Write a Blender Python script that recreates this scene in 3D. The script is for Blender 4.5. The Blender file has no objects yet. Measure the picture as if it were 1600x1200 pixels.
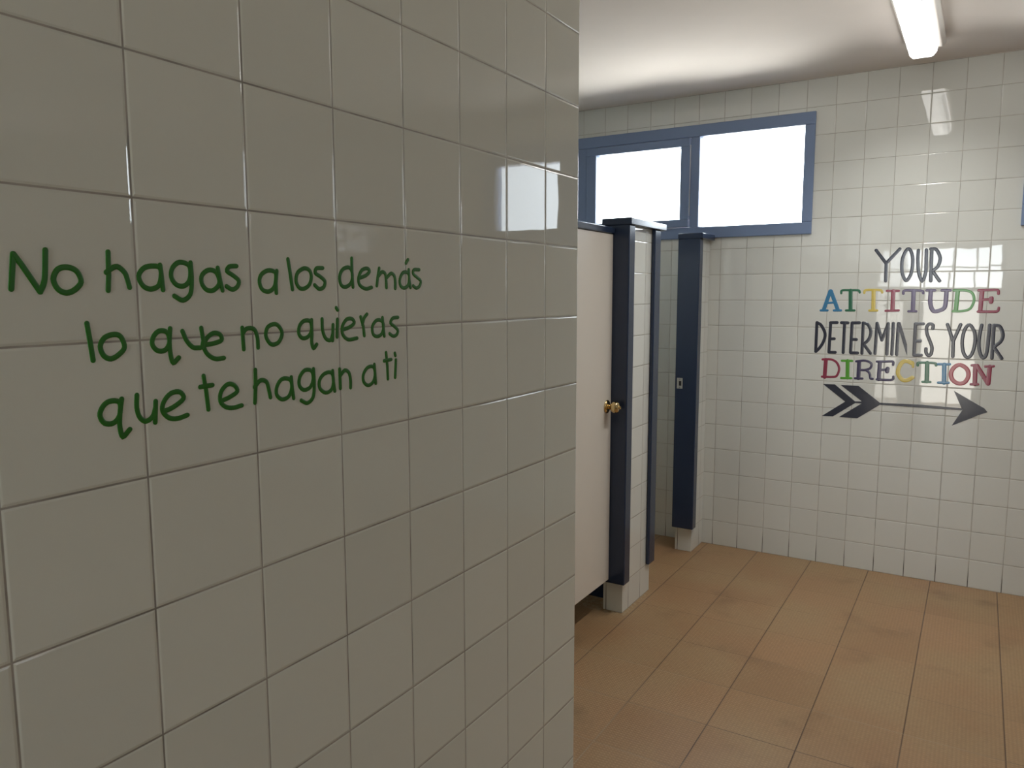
import bpy, bmesh, math, random
from mathutils import Vector, Matrix
random.seed(7)
scn = bpy.context.scene
C = scn.collection
# look of the place: sky brightness, surface colours
EXPO, SKY, LAMP, TUBE = 0.30, 9.0, 4.0, 8.8
GROUND, SKYC = (1.55, 1.49, 1.43, 1), (0.94, 0.99, 1.07, 1)
TILE = (0.745, 0.768, 0.735)
GROUT = (0.44, 0.42, 0.37)
CEIL = (0.80, 0.75, 0.71)
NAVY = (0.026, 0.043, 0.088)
WNAVY = (0.20, 0.28, 0.46)
FLOOR_A, FLOOR_B, FLOOR_C = (0.42, 0.250, 0.125), (0.49, 0.295, 0.152), (0.47, 0.320, 0.170)
GW = 0.0058

# ---------------------------------------------------------------- camera, sky, exposure
F_PX, CAM_H = 1194.12, 1.5286
cam_d = bpy.data.cameras.new('camera'); cam = bpy.data.objects.new('camera', cam_d); C.objects.link(cam)
cam_d.sensor_width = 36.0; cam_d.lens = F_PX / 1600 * 36.0; cam_d.clip_start = 0.02
r_ = Vector((0.85392121, 0.52039964, -0.00166559)); u_ = Vector((-0.05946508, 0.10075456, 0.99313263)); f_ = Vector((-0.51699368, 0.84795798, -0.11698206))
cam.matrix_world = Matrix(((r_.x, u_.x, -f_.x, 0), (r_.y, u_.y, -f_.y, 0), (r_.z, u_.z, -f_.z, CAM_H), (0, 0, 0, 1)))
scn.camera = cam
scn.view_settings.view_transform = 'Standard'; scn.view_settings.look = 'None'
scn.view_settings.exposure = EXPO; scn.view_settings.gamma = 1.0
scn.view_settings.use_curve_mapping = False
try:
    scn.cycles.max_bounces = 14; scn.cycles.diffuse_bounces = 8; scn.cycles.glossy_bounces = 6
    scn.cycles.sample_clamp_indirect = 6.0
except Exception: pass

w = bpy.data.worlds.new('overcast_sky'); scn.world = w; w.use_nodes = True
nt = w.node_tree; nt.nodes.clear()
def N(t, kind, **kw):
    n = t.nodes.new(kind)
    for k, v in kw.items(): setattr(n, k, v)
    return n
wo = N(nt, 'ShaderNodeOutputWorld'); bg = N(nt, 'ShaderNodeBackground'); tc = N(nt, 'ShaderNodeTexCoord')
sp = N(nt, 'ShaderNodeSeparateXYZ'); mr = N(nt, 'ShaderNodeMapRange'); mx = N(nt, 'ShaderNodeMix', data_type='RGBA')
nt.links.new(tc.outputs['Generated'], sp.inputs[0]); nt.links.new(sp.outputs['Z'], mr.inputs['Value'])
mr.inputs['From Min'].default_value = -0.05; mr.inputs['From Max'].default_value = 0.05
mx.inputs['A'].default_value = GROUND; mx.inputs['B'].default_value = SKYC   # sunlit yard below, bright haze above
nt.links.new(mr.outputs[0], mx.inputs['Factor']); nt.links.new(mx.outputs['Result'], bg.inputs['Color'])
bg.inputs['Strength'].default_value = SKY; nt.links.new(bg.outputs[0], wo.inputs[0])

# strokes in tenths of a millimetre on the wall plane: (closed, "u,z u,z ...")
GREEN_TEXT = [
 ('N', [(0,"3685,15342 3725,15661"), (0,"3728,15661 3792,15566 3940,15316"), (0,"3940,15316 3949,15332 3958,15347 3966,15363 3974,15380 3980,15398 3985,15415 3990,15438 3995,15472 4000,15521 4005,15582 4010,15647 4015,15710")]),
 ('o', [(1,"4213,15555 4189,15555 4164,15551 4140,15543 4119,15530 4103,15512 4088,15488 4078,15462 4073,15437 4075,15413 4082,15388 4093,15364 4107,15345 4123,15329 4143,15316 4165,15308 4187,15304 4208,15306 4231,15312 4253,15323 4274,15336 4294,15351 4314,15370 4331,15390 4340,15412 4340,15438 4332,15467 4320,15494 4305,15516 4286,15532 4263,15544 4238,15551")]),
 ('h', [(0,"4638,15720 4630,15485 4614,15331"), (0,"4606,15514 4617,15522 4628,15531 4639,15540 4653,15548 4669,15557 4688,15568 4708,15575 4727,15576 4747,15568 4768,15553 4788,15535 4803,15518 4813,15502 4820,15485 4824,15467 4829,15449 4834,15429 4839,15407 4844,15386 4849,15364")]),
 ('a', [(1,"5214,15575 5201,15586 5184,15592 5164,15594 5142,15594 5115,15593 5084,15589 5054,15582 5028,15570 5005,15553 4984,15530 4968,15506 4961,15481 4963,15455 4973,15427 4988,15401 5005,15380 5024,15365 5046,15354 5069,15347 5092,15345 5117,15348 5142,15355 5166,15366 5186,15381 5200,15403 5210,15430 5218,15459 5222,15486 5225,15511 5225,15536 5222,15558"), (0,"5218,15605 5228,15497 5237,15340")]),
 ('g', [(1,"5582,15607 5559,15627 5527,15640 5492,15646 5461,15646 5435,15638 5409,15622 5386,15601 5369,15580 5357,15556 5349,15530 5346,15503 5348,15478 5357,15454 5372,15430 5390,15409 5410,15394 5433,15384 5458,15379 5484,15379 5507,15384 5529,15395 5550,15412 5568,15434 5581,15460 5589,15495 5593,15536 5592,15576"), (0,"5601,15644 5603,15592 5605,15538 5606,15487 5604,15439 5601,15395 5596,15354 5588,15317 5576,15287 5556,15262 5531,15242 5504,15228 5478,15222 5452,15226 5426,15239 5400,15256 5374,15270")]),
 ('a', [(1,"5938,15544 5916,15559 5889,15568 5860,15571 5834,15568 5809,15559 5783,15544 5761,15526 5745,15507 5735,15486 5731,15464 5731,15441 5735,15419 5744,15397 5758,15375 5776,15356 5795,15342 5817,15333 5842,15329 5867,15329 5892,15336 5916,15350 5942,15370 5964,15395 5976,15421 5977,15452 5969,15487 5955,15520"), (0,"5962,15596 5987,15467 6015,15336")]),
 ('s', [(0,"6229,15626 6203,15625 6176,15624 6151,15622 6131,15617 6114,15606 6101,15592 6092,15577 6092,15563 6104,15551 6125,15540 6149,15528 6173,15515 6196,15501 6221,15485 6243,15469 6256,15452 6258,15434 6253,15413 6242,15394 6230,15378 6215,15366 6197,15355 6178,15348 6158,15346 6138,15350 6118,15359 6097,15371 6077,15382")]),
 ('a', [(1,"6820,15568 6798,15579 6768,15585 6735,15587 6704,15584 6676,15576 6648,15563 6622,15547 6602,15530 6587,15510 6576,15487 6570,15463 6569,15439 6572,15416 6580,15391 6591,15368 6607,15350 6627,15336 6653,15326 6680,15321 6706,15321 6730,15327 6755,15339 6778,15355 6796,15374 6810,15396 6820,15423 6826,15451 6831,15477 6834,15503 6835,15528 6831,15551"), (0,"6850,15581 6828,15431 6831,15305")]),
 ('l', [(0,"7044,15736 7075,15551 7103,15352")]),
 ('o', [(1,"7314,15628 7285,15619 7253,15604 7223,15586 7201,15565 7185,15541 7176,15513 7171,15485 7171,15459 7176,15435 7187,15412 7201,15392 7217,15376 7235,15366 7257,15360 7279,15358 7303,15360 7328,15367 7355,15379 7381,15395 7402,15414 7418,15438 7431,15466 7439,15496 7443,15523 7441,15547 7435,15570 7425,15590 7410,15606 7391,15618 7367,15626 7341,15630")]),
 ('s', [(0,"7654,15642 7624,15641 7593,15641 7565,15640 7543,15634 7528,15622 7518,15606 7514,15588 7517,15573 7531,15560 7555,15549 7581,15538 7605,15526 7629,15512 7653,15498 7674,15482 7688,15466 7691,15446 7688,15424 7679,15403 7667,15387 7650,15374 7628,15365 7604,15359 7582,15359 7561,15366 7541,15380 7520,15395 7500,15410")]),
 ('d', [(1,"8174,15664 8145,15666 8110,15661 8075,15650 8045,15635 8022,15615 8001,15589 7986,15560 7977,15532 7975,15503 7979,15471 7988,15442 8001,15419 8018,15404 8040,15394 8065,15389 8090,15389 8118,15396 8150,15408 8179,15425 8202,15447 8218,15475 8229,15509 8234,15545 8233,15576 8226,15603 8214,15630 8196,15651"), (0,"8227,15793 8227,15601 8238,15391")]),
 ('e', [(0,"8382,15519 8414,15528 8448,15536 8481,15545 8510,15555 8537,15569 8562,15584 8582,15600 8594,15615 8594,15629 8586,15644 8571,15655 8552,15661 8527,15661 8496,15656 8463,15646 8435,15632 8412,15611 8391,15584 8374,15555 8363,15527 8358,15499 8358,15472 8365,15445 8378,15423 8401,15404 8433,15387 8469,15374 8503,15366 8535,15365 8568,15371 8600,15379 8633,15385")]),
 ('m', [(0,"8811,15668 8774,15534 8750,15413"), (0,"8799,15561 8817,15576 8835,15593 8853,15608 8870,15616 8889,15618 8908,15616 8925,15608 8939,15596 8949,15577 8954,15552 8958,15524 8961,15496 8963,15470 8965,15442 8965,15415 8966,15387"), (0,"8979,15537 9004,15555 9030,15574 9055,15590 9077,15599 9098,15599 9118,15592 9135,15581 9148,15568 9158,15551 9165,15531 9169,15509 9172,15485 9173,15460 9172,15432 9170,15403 9168,15375")]),
 ('á', [(1,"9468,15624 9444,15629 9415,15629 9384,15624 9357,15614 9334,15595 9313,15569 9296,15541 9285,15515 9280,15489 9281,15462 9288,15437 9299,15417 9317,15402 9342,15390 9369,15383 9395,15382 9419,15387 9444,15397 9467,15413 9485,15433 9498,15461 9507,15496 9511,15531 9511,15561 9507,15583 9498,15601 9486,15615"), (0,"9505,15665 9515,15518 9538,15391"), (0,"9437,15769 9487,15821")]),
 ('s', [(0,"9766,15674 9731,15674 9694,15675 9661,15674 9636,15668 9621,15656 9612,15640 9611,15622 9617,15605 9633,15591 9659,15577 9689,15564 9716,15550 9741,15537 9768,15524 9790,15510 9803,15494 9804,15474 9796,15452 9783,15430 9768,15413 9751,15400 9731,15391 9709,15385 9689,15383 9669,15387 9650,15396 9631,15407 9612,15417")]),
 ('l', [(0,"4370,14996 4392,14804 4408,14623")]),
 ('o', [(1,"4650,14874 4625,14873 4597,14867 4569,14858 4545,14846 4527,14828 4511,14807 4499,14783 4493,14759 4494,14735 4500,14708 4511,14683 4523,14662 4539,14647 4557,14634 4578,14626 4599,14623 4621,14627 4645,14636 4668,14649 4689,14663 4709,14678 4729,14694 4744,14713 4753,14734 4753,14760 4746,14791 4735,14820 4722,14843 4707,14858 4691,14867 4672,14873")]),
 ('q', [(1,"5260,14868 5241,14881 5217,14889 5191,14891 5167,14889 5147,14881 5127,14868 5109,14851 5095,14833 5084,14813 5076,14791 5072,14767 5074,14746 5082,14726 5095,14706 5112,14688 5131,14675 5153,14668 5178,14665 5203,14667 5224,14674 5243,14688 5260,14708 5273,14731 5281,14756 5283,14784 5280,14816 5272,14846"), (0,"5298,14909 5293,14870 5288,14832 5284,14793 5281,14756 5281,14719 5281,14682 5284,14647 5287,14616 5292,14587 5297,14560 5305,14539 5315,14528 5330,14530 5348,14543 5367,14561 5386,14577")]),
 ('u', [(0,"5452,14873 5464,14845 5475,14818 5486,14791 5500,14766 5517,14742 5536,14719 5557,14699 5578,14684 5600,14676 5624,14674 5648,14674 5672,14672"), (0,"5698,14900 5718,14754 5698,14677")]),
 ('e', [(0,"5736,14704 5766,14706 5797,14707 5827,14709 5857,14713 5889,14719 5922,14726 5950,14734 5969,14746 5975,14762 5973,14781 5964,14801 5951,14815 5933,14825 5909,14832 5883,14835 5858,14833 5835,14825 5810,14812 5788,14796 5768,14779 5752,14758 5738,14735 5728,14711 5724,14687 5727,14663 5736,14639 5749,14616 5766,14594 5787,14575 5812,14557 5840,14541 5868,14531 5897,14526 5928,14527 5959,14529 5990,14531")]),
 ('n', [(0,"6277,14880 6286,14619"), (0,"6279,14809 6295,14825 6309,14843 6325,14858 6345,14868 6371,14872 6401,14873 6431,14868 6455,14857 6472,14838 6484,14813 6493,14783 6500,14753 6504,14723 6505,14691 6505,14658 6505,14626")]),
 ('o', [(1,"6774,14909 6748,14906 6719,14898 6691,14887 6669,14871 6654,14850 6643,14824 6636,14796 6635,14770 6642,14744 6655,14718 6672,14694 6689,14675 6705,14662 6722,14653 6741,14649 6761,14648 6783,14651 6808,14658 6832,14669 6852,14685 6870,14707 6887,14735 6898,14765 6902,14792 6896,14818 6882,14843 6864,14866 6847,14883 6830,14896 6813,14904 6794,14909")]),
 ('q', [(1,"7397,14924 7374,14936 7344,14940 7312,14939 7283,14933 7259,14922 7235,14905 7215,14885 7200,14863 7191,14839 7186,14813 7185,14786 7189,14763 7200,14744 7216,14726 7236,14713 7257,14704 7280,14702 7307,14705 7333,14713 7355,14724 7375,14739 7392,14759 7406,14782 7415,14807 7418,14836 7417,14870 7410,14902"), (0,"7421,14941 7420,14894 7420,14845 7420,14799 7419,14757 7417,14722 7413,14690 7410,14661 7411,14635 7415,14610 7421,14587 7430,14569 7440,14560 7453,14563 7468,14575 7484,14591 7499,14606")]),
 ('u', [(0,"7615,14947 7615,14909 7614,14871 7614,14833 7619,14798 7628,14765 7640,14734 7655,14706 7672,14684 7694,14667 7719,14656 7744,14651 7765,14654 7779,14667 7790,14690 7800,14716 7810,14740"), (0,"7819,14861 7803,14647")]),
 ('i', [(0,"7910,14934 7893,14693"), (0,"7892,15096 7916,15070")]),
 ('e', [(0,"8020,14790 8050,14795 8082,14801 8112,14807 8142,14816 8172,14828 8203,14841 8229,14857 8244,14872 8246,14889 8237,14908 8221,14925 8202,14936 8178,14941 8149,14942 8118,14938 8091,14929 8065,14911 8040,14888 8018,14861 8003,14834 7996,14805 7994,14775 7999,14745 8010,14718 8028,14695 8052,14673 8083,14655 8117,14643 8156,14640 8200,14643 8247,14648 8293,14653")]),
 ('r', [(0,"8384,14957 8437,14818 8452,14685"), (0,"8419,14845 8426,14869 8434,14893 8442,14916 8453,14936 8467,14953 8483,14967 8500,14980 8517,14993")]),
 ('a', [(1,"8834,14891 8810,14899 8782,14904 8752,14903 8724,14897 8698,14882 8671,14861 8648,14836 8633,14811 8627,14783 8628,14751 8634,14721 8645,14697 8662,14680 8685,14668 8711,14660 8737,14658 8763,14659 8791,14666 8818,14677 8840,14694 8858,14719 8873,14752 8882,14786 8885,14815 8881,14839 8870,14860 8853,14878"), (0,"8860,14933 8873,14802 8893,14658")]),
 ('s', [(0,"9220,14929 9188,14928 9155,14927 9124,14925 9099,14919 9077,14905 9059,14888 9047,14868 9046,14851 9059,14836 9084,14821 9113,14807 9138,14792 9159,14778 9181,14763 9199,14749 9209,14733 9212,14716 9207,14696 9198,14678 9186,14664 9169,14655 9148,14648 9125,14645 9103,14646 9082,14652 9061,14662 9040,14674 9019,14686")]),
 ('q', [(1,"4661,14157 4641,14173 4612,14181 4580,14183 4553,14181 4531,14175 4511,14164 4493,14150 4478,14134 4465,14115 4453,14093 4444,14070 4442,14048 4447,14025 4457,14000 4471,13978 4487,13961 4507,13951 4532,13945 4557,13943 4580,13948 4601,13958 4621,13974 4639,13995 4652,14019 4661,14052 4667,14091 4668,14129"), (0,"4686,14189 4678,14151 4670,14114 4663,14076 4657,14039 4653,14002 4649,13965 4647,13930 4648,13897 4651,13863 4656,13830 4664,13803 4675,13789 4691,13793 4712,13810 4734,13833 4755,13853")]),
 ('u', [(0,"4859,14210 4856,14176 4852,14142 4850,14108 4850,14076 4854,14046 4860,14016 4868,13990 4879,13967 4893,13948 4910,13932 4928,13920 4947,13915 4968,13918 4990,13926 5011,13940 5029,13957 5043,13978 5052,14004 5061,14031 5070,14058"), (0,"5074,14118 5055,13889")]),
 ('e', [(0,"5164,13992 5196,14001 5228,14008 5261,14018 5293,14030 5329,14047 5367,14067 5400,14088 5420,14109 5424,14131 5415,14154 5399,14174 5380,14188 5356,14195 5327,14197 5295,14194 5266,14186 5239,14170 5212,14149 5189,14124 5171,14099 5159,14075 5151,14049 5149,14023 5153,13998 5164,13975 5182,13952 5203,13931 5226,13914 5250,13903 5276,13896 5304,13892 5333,13891 5363,13893 5394,13899 5426,13906 5458,13913")]),
 ('t', [(0,"5699,14341 5724,14168 5742,13943"), (0,"5646,14217 5811,14223")]),
 ('e', [(0,"5926,14019 5956,14026 5987,14034 6017,14041 6047,14051 6079,14063 6114,14077 6144,14092 6162,14109 6165,14129 6157,14151 6141,14172 6124,14188 6104,14200 6079,14209 6053,14213 6027,14210 6002,14199 5975,14180 5951,14158 5933,14134 5920,14108 5912,14078 5910,14047 5913,14021 5924,13997 5941,13976 5962,13957 5985,13942 6010,13931 6037,13923 6066,13918 6095,13916 6125,13916 6156,13920 6187,13925 6219,13929")]),
 ('h', [(0,"6449,14348 6444,14143 6422,13939"), (0,"6426,14133 6450,14154 6474,14177 6497,14197 6521,14209 6546,14211 6572,14207 6596,14198 6615,14183 6628,14162 6637,14133 6644,14103 6650,14075 6656,14050 6661,14026 6665,14003 6669,13979")]),
 ('a', [(1,"7005,14173 6979,14187 6943,14195 6906,14198 6874,14193 6847,14180 6822,14158 6801,14133 6785,14107 6775,14082 6769,14054 6768,14027 6774,14002 6788,13979 6810,13957 6835,13939 6861,13928 6890,13926 6921,13930 6951,13940 6976,13955 6996,13978 7013,14008 7025,14040 7032,14070 7033,14098 7030,14128 7021,14154"), (0,"7028,14202 7037,14057 7056,13922")]),
 ('g', [(1,"7391,14255 7367,14269 7335,14276 7301,14278 7270,14273 7243,14259 7216,14238 7193,14214 7176,14189 7166,14162 7160,14133 7160,14105 7165,14080 7177,14058 7196,14037 7218,14021 7242,14011 7270,14008 7301,14012 7332,14021 7358,14035 7378,14056 7396,14083 7408,14112 7416,14141 7417,14171 7414,14204 7406,14233"), (0,"7425,14277 7428,14223 7431,14169 7433,14115 7432,14065 7429,14017 7424,13970 7415,13928 7402,13894 7381,13867 7355,13846 7327,13833 7299,13827 7272,13831 7244,13844 7216,13860 7188,13875")]),
 ('a', [(1,"7764,14195 7737,14205 7703,14208 7667,14204 7635,14196 7606,14183 7577,14164 7553,14141 7536,14117 7526,14091 7522,14061 7525,14031 7534,14004 7553,13981 7580,13958 7611,13940 7641,13930 7670,13928 7701,13933 7730,13944 7754,13961 7772,13984 7785,14014 7794,14048 7798,14079 7797,14111 7791,14144 7781,14174"), (0,"7786,14221 7794,14079 7817,13936")]),
 ('n', [(0,"7925,14232 7929,13962"), (0,"7933,14138 7956,14158 7980,14180 8004,14198 8026,14208 8049,14207 8072,14199 8093,14185 8110,14167 8121,14141 8130,14110 8135,14076 8139,14046 8140,14020 8139,13996 8137,13972 8135,13949")]),
 ('a', [(1,"8629,14210 8602,14219 8568,14220 8533,14215 8501,14205 8474,14188 8448,14165 8427,14139 8412,14113 8404,14086 8402,14057 8406,14029 8416,14005 8433,13984 8457,13964 8485,13949 8512,13941 8540,13943 8570,13952 8598,13966 8621,13985 8639,14009 8653,14040 8662,14073 8666,14104 8664,14134 8658,14165 8646,14192"), (0,"8654,14241 8666,14104 8677,13960")]),
 ('t', [(0,"8926,14400 8949,14190 8956,13999"), (0,"8876,14279 9037,14289")]),
 ('i', [(0,"9152,14272 9127,14006"), (0,"9130,14378 9141,14343")]),
]
QUOTE_TEXT = [
 ('Y', 'charcoal', [('l',0.0165,"-4898,17564 -4386,16863"), ('l',0.0165,"-3772,17596 -4386,16863"), ('l',0.0165,"-4380,16863 -4362,15939")]),
 ('O', 'charcoal', [('o',0.0165,"-3440,17552 -3490,17471 -3543,17351 -3592,17209 -3624,17062 -3637,16902 -3635,16724 -3624,16549 -3604,16397 -3574,16269 -3533,16156 -3488,16063 -3448,15996 -3417,15955 -3388,15938 -3360,15946 -3328,15978 -3288,16038 -3243,16123 -3200,16231 -3169,16357 -3149,16514 -3136,16698 -3133,16885 -3140,17050 -3162,17192 -3195,17323 -3235,17433 -3275,17514 -3313,17566 -3354,17593 -3397,17590")]),
 ('U', 'charcoal', [('l',0.0165,"-2905,17503 -2906,17394 -2909,17288 -2909,17175 -2904,17044 -2893,16881 -2878,16696 -2857,16512 -2828,16352 -2788,16206 -2739,16067 -2688,15963 -2643,15921 -2604,15962 -2567,16065 -2535,16202 -2514,16347 -2506,16505 -2509,16688 -2516,16872 -2522,17034 -2526,17168 -2530,17285 -2535,17395 -2539,17508")]),
 ('R', 'charcoal', [('l',0.0165,"-2293,17517 -2258,15918"), ('l',0.0165,"-2338,17550 -2275,17549 -2211,17555 -2149,17548 -2091,17510 -2032,17431 -1973,17321 -1923,17199 -1895,17084 -1892,16974 -1908,16861 -1936,16755 -1972,16664 -2017,16594 -2072,16540 -2132,16491 -2190,16440"), ('l',0.0165,"-2157,16358 -1858,15913")]),
 ('A', 'blue', [('l',0.0205,"-7089,15408 -7376,14390"), ('l',0.0205,"-7047,15408 -6657,14396"), ('l',0.0125,"-7266,14760 -6822,14797"), ('l',0.0125,"-7531,14353 -7182,14356"), ('l',0.0125,"-6852,14359 -6493,14363")]),
 ('T', 'dark_green', [('l',0.0125,"-6519,15302 -6517,15342 -6522,15384 -6514,15421 -6477,15448 -6398,15460 -6289,15462 -6170,15459 -6058,15457 -5949,15457 -5836,15458 -5734,15455 -5658,15445 -5618,15424 -5603,15396 -5599,15365 -5590,15335"), ('l',0.0205,"-6051,15439 -6009,14402"), ('l',0.0125,"-6233,14365 -5815,14369")]),
 ('T', 'yellow', [('l',0.0125,"-5367,15317 -5361,15354 -5360,15393 -5349,15428 -5311,15454 -5236,15467 -5134,15472 -5023,15471 -4920,15469 -4821,15467 -4720,15463 -4630,15454 -4561,15441 -4524,15419 -4510,15391 -4504,15361 -4494,15332"), ('l',0.0205,"-4918,15435 -4884,14412"), ('l',0.0125,"-5070,14370 -4695,14373")]),
 ('I', 'maroon', [('l',0.0125,"-4268,15416 -3704,15414"), ('l',0.0205,"-3970,15398 -3957,14421"), ('l',0.0125,"-4276,14357 -3667,14390")]),
 ('T', 'purple', [('l',0.0125,"-3485,15263 -3485,15307 -3490,15353 -3484,15394 -3449,15423 -3374,15436 -3270,15437 -3155,15432 -3045,15428 -2934,15428 -2817,15427 -2710,15422 -2630,15410 -2590,15388 -2576,15358 -2574,15326 -2565,15294"), ('l',0.0205,"-3015,15412 -2991,14396"), ('l',0.0125,"-3197,14344 -2839,14348")]),
 ('U', 'purple', [('l',0.0125,"-2412,15432 -2033,15431"), ('l',0.0205,"-2221,15409 -2223,15252 -2227,15091 -2227,14937 -2217,14800 -2193,14678 -2161,14566 -2122,14473 -2078,14405 -2031,14367 -1978,14355 -1921,14360 -1859,14374 -1785,14396 -1702,14429 -1623,14477 -1566,14541 -1536,14629 -1524,14737 -1521,14853 -1518,14966 -1514,15075 -1514,15185 -1514,15296 -1514,15406"), ('l',0.0125,"-1731,15430 -1345,15428")]),
 ('D', 'green', [('l',0.0205,"-1017,15388 -1046,14415"), ('l',0.0125,"-1189,15428 -1061,15431 -931,15435 -806,15436 -696,15426 -600,15406 -515,15380 -442,15342 -382,15290 -336,15219 -302,15131 -282,15035 -278,14937 -292,14830 -322,14714 -366,14604 -420,14518 -487,14462 -566,14427 -655,14404 -748,14386 -847,14373 -953,14368 -1062,14368 -1170,14365")]),
 ('E', 'maroon', [('l',0.0205,"40,15385 16,14393"), ('l',0.0125,"-114,15424 5,15429 126,15434 242,15439 350,15441 453,15444 553,15448 639,15445 702,15430 733,15398 740,15353 738,15304 740,15256"), ('l',0.0125,"52,14954 405,14987"), ('l',0.0205,"456,15034 453,14860"), ('l',0.0125,"-78,14360 50,14361 180,14362 304,14363 415,14365 514,14366 605,14364 681,14369 739,14385 772,14418 784,14463 788,14512 796,14560")]),
 ('D', 'charcoal', [('l',0.0165,"-7703,13677 -7702,12070"), ('l',0.0165,"-7693,13677 -7640,13650 -7587,13628 -7534,13596 -7479,13539 -7417,13447 -7349,13329 -7290,13202 -7253,13083 -7243,12973 -7254,12863 -7278,12757 -7307,12655 -7344,12557 -7391,12461 -7443,12372 -7493,12293 -7540,12227 -7589,12173 -7637,12123 -7685,12071")]),
 ('E', 'charcoal', [('l',0.0165,"-6986,13672 -7008,12061"), ('l',0.0165,"-6994,13683 -6659,13696"), ('l',0.0165,"-6964,12790 -6767,12803"), ('l',0.0165,"-6998,12051 -6684,12055")]),
 ('T', 'charcoal', [('l',0.0165,"-6436,13693 -6105,13688"), ('l',0.0165,"-6273,13668 -6274,12061")]),
 ('E', 'charcoal', [('l',0.0165,"-5895,13681 -5901,12075"), ('l',0.0165,"-5896,13692 -5528,13705"), ('l',0.0165,"-5854,12794 -5639,12793"), ('l',0.0165,"-5891,12061 -5547,12064")]),
 ('R', 'charcoal', [('l',0.0165,"-5337,13685 -5329,12055"), ('l',0.0165,"-5344,13702 -5284,13688 -5224,13679 -5166,13661 -5112,13620 -5060,13548 -5008,13453 -4966,13348 -4943,13245 -4943,13140 -4961,13029 -4991,12922 -5027,12829 -5070,12755 -5124,12694 -5181,12638 -5236,12580"), ('l',0.0165,"-5233,12510 -4911,12071")]),
 ('M', 'charcoal', [('l',0.0165,"-4661,13697 -4685,12073"), ('l',0.0165,"-4661,13697 -4383,12796"), ('l',0.0165,"-4383,12796 -4119,13690"), ('l',0.0165,"-4119,13690 -4105,12061")]),
 ('I', 'charcoal', [('l',0.0165,"-3875,13705 -3868,12060")]),
 ('N', 'charcoal', [('l',0.0165,"-3637,13699 -3638,12052"), ('p',0,"-3709,13731 -3635,13783 -3544,13768 -3175,12612 -3134,12004 -3220,12204")]),
 ('E', 'charcoal', [('l',0.0165,"-2834,13697 -2822,12068"), ('l',0.0165,"-2834,13697 -2471,13704"), ('l',0.0165,"-2772,12800 -2570,12806"), ('l',0.0165,"-2816,12058 -2479,12065")]),
 ('S', 'charcoal', [('l',0.0165,"-2027,13480 -2024,13524 -2018,13570 -2017,13612 -2028,13646 -2057,13674 -2099,13698 -2145,13712 -2186,13709 -2223,13687 -2259,13650 -2290,13600 -2309,13541 -2314,13470 -2309,13387 -2295,13298 -2276,13209 -2249,13120 -2213,13029 -2175,12937 -2139,12846 -2102,12755 -2064,12664 -2031,12574 -2010,12484 -2005,12389 -2011,12290 -2024,12200 -2041,12132 -2064,12090 -2093,12065 -2124,12057 -2154,12061 -2185,12081 -2216,12117 -2244,12162 -2265,12207 -2276,12253 -2280,12304 -2280,12356 -2282,12407")]),
 ('Y', 'charcoal', [('l',0.0165,"-1375,13692 -1084,12861"), ('l',0.0165,"-792,13696 -1069,12845"), ('l',0.0165,"-1069,12845 -1044,12056")]),
 ('O', 'charcoal', [('o',0.0165,"-399,13694 -454,13685 -507,13630 -555,13545 -595,13446 -627,13330 -652,13190 -669,13039 -675,12890 -670,12738 -653,12579 -629,12429 -599,12304 -560,12204 -513,12122 -463,12063 -414,12033 -365,12033 -316,12060 -268,12113 -227,12187 -191,12291 -159,12423 -134,12568 -119,12712 -112,12858 -114,13011 -126,13161 -153,13295 -201,13422 -266,13546 -336,13644")]),
 ('U', 'charcoal', [('l',0.0165,"128,13688 110,13551 91,13414 75,13276 64,13139 58,12999 55,12857 58,12719 69,12589 92,12461 123,12335 159,12224 193,12139 226,12083 259,12051 292,12039 322,12047 350,12075 376,12122 400,12190 419,12278 432,12385 441,12513 448,12660 454,12827 459,13022 463,13242 466,13471 470,13695")]),
 ('R', 'charcoal', [('l',0.0165,"647,13682 660,12045"), ('l',0.0165,"646,13692 710,13686 776,13686 838,13676 893,13639 944,13567 991,13469 1029,13361 1051,13261 1056,13169 1047,13078 1026,12991 992,12908 943,12833 878,12764 807,12696 739,12628"), ('l',0.0165,"744,12548 1072,12047")]),
 ('D', 'maroon', [('l',0.0205,"-7146,11628 -7171,10660"), ('l',0.0125,"-7314,11638 -7207,11647 -7098,11658 -6994,11663 -6898,11656 -6810,11636 -6729,11606 -6656,11564 -6594,11510 -6539,11438 -6491,11351 -6457,11257 -6440,11162 -6444,11059 -6467,10947 -6502,10844 -6544,10765 -6589,10721 -6640,10699 -6705,10689 -6788,10681 -6898,10673 -7029,10671 -7169,10671 -7306,10670")]),
 ('I', 'bright_green', [('l',0.0125,"-6319,11610 -5800,11623"), ('l',0.0205,"-6025,11606 -5993,10689"), ('l',0.0125,"-6309,10654 -5804,10671")]),
 ('R', 'navy', [('l',0.0205,"-5443,11561 -5443,10684"), ('l',0.0125,"-5589,11607 -5475,11626 -5358,11647 -5246,11662 -5145,11662 -5050,11642 -4961,11609 -4887,11566 -4837,11519 -4817,11462 -4820,11395 -4841,11329 -4873,11274 -4919,11233 -4981,11201 -5051,11176 -5120,11157 -5189,11146 -5261,11144 -5334,11144 -5407,11143"), ('l',0.0125,"-5072,11142 -5028,11108 -4983,11076 -4940,11040 -4906,10994 -4885,10928 -4873,10848 -4862,10772 -4846,10718 -4821,10693 -4793,10688 -4763,10691 -4734,10689"), ('l',0.0125,"-5610,10675 -5241,10678")]),
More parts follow.
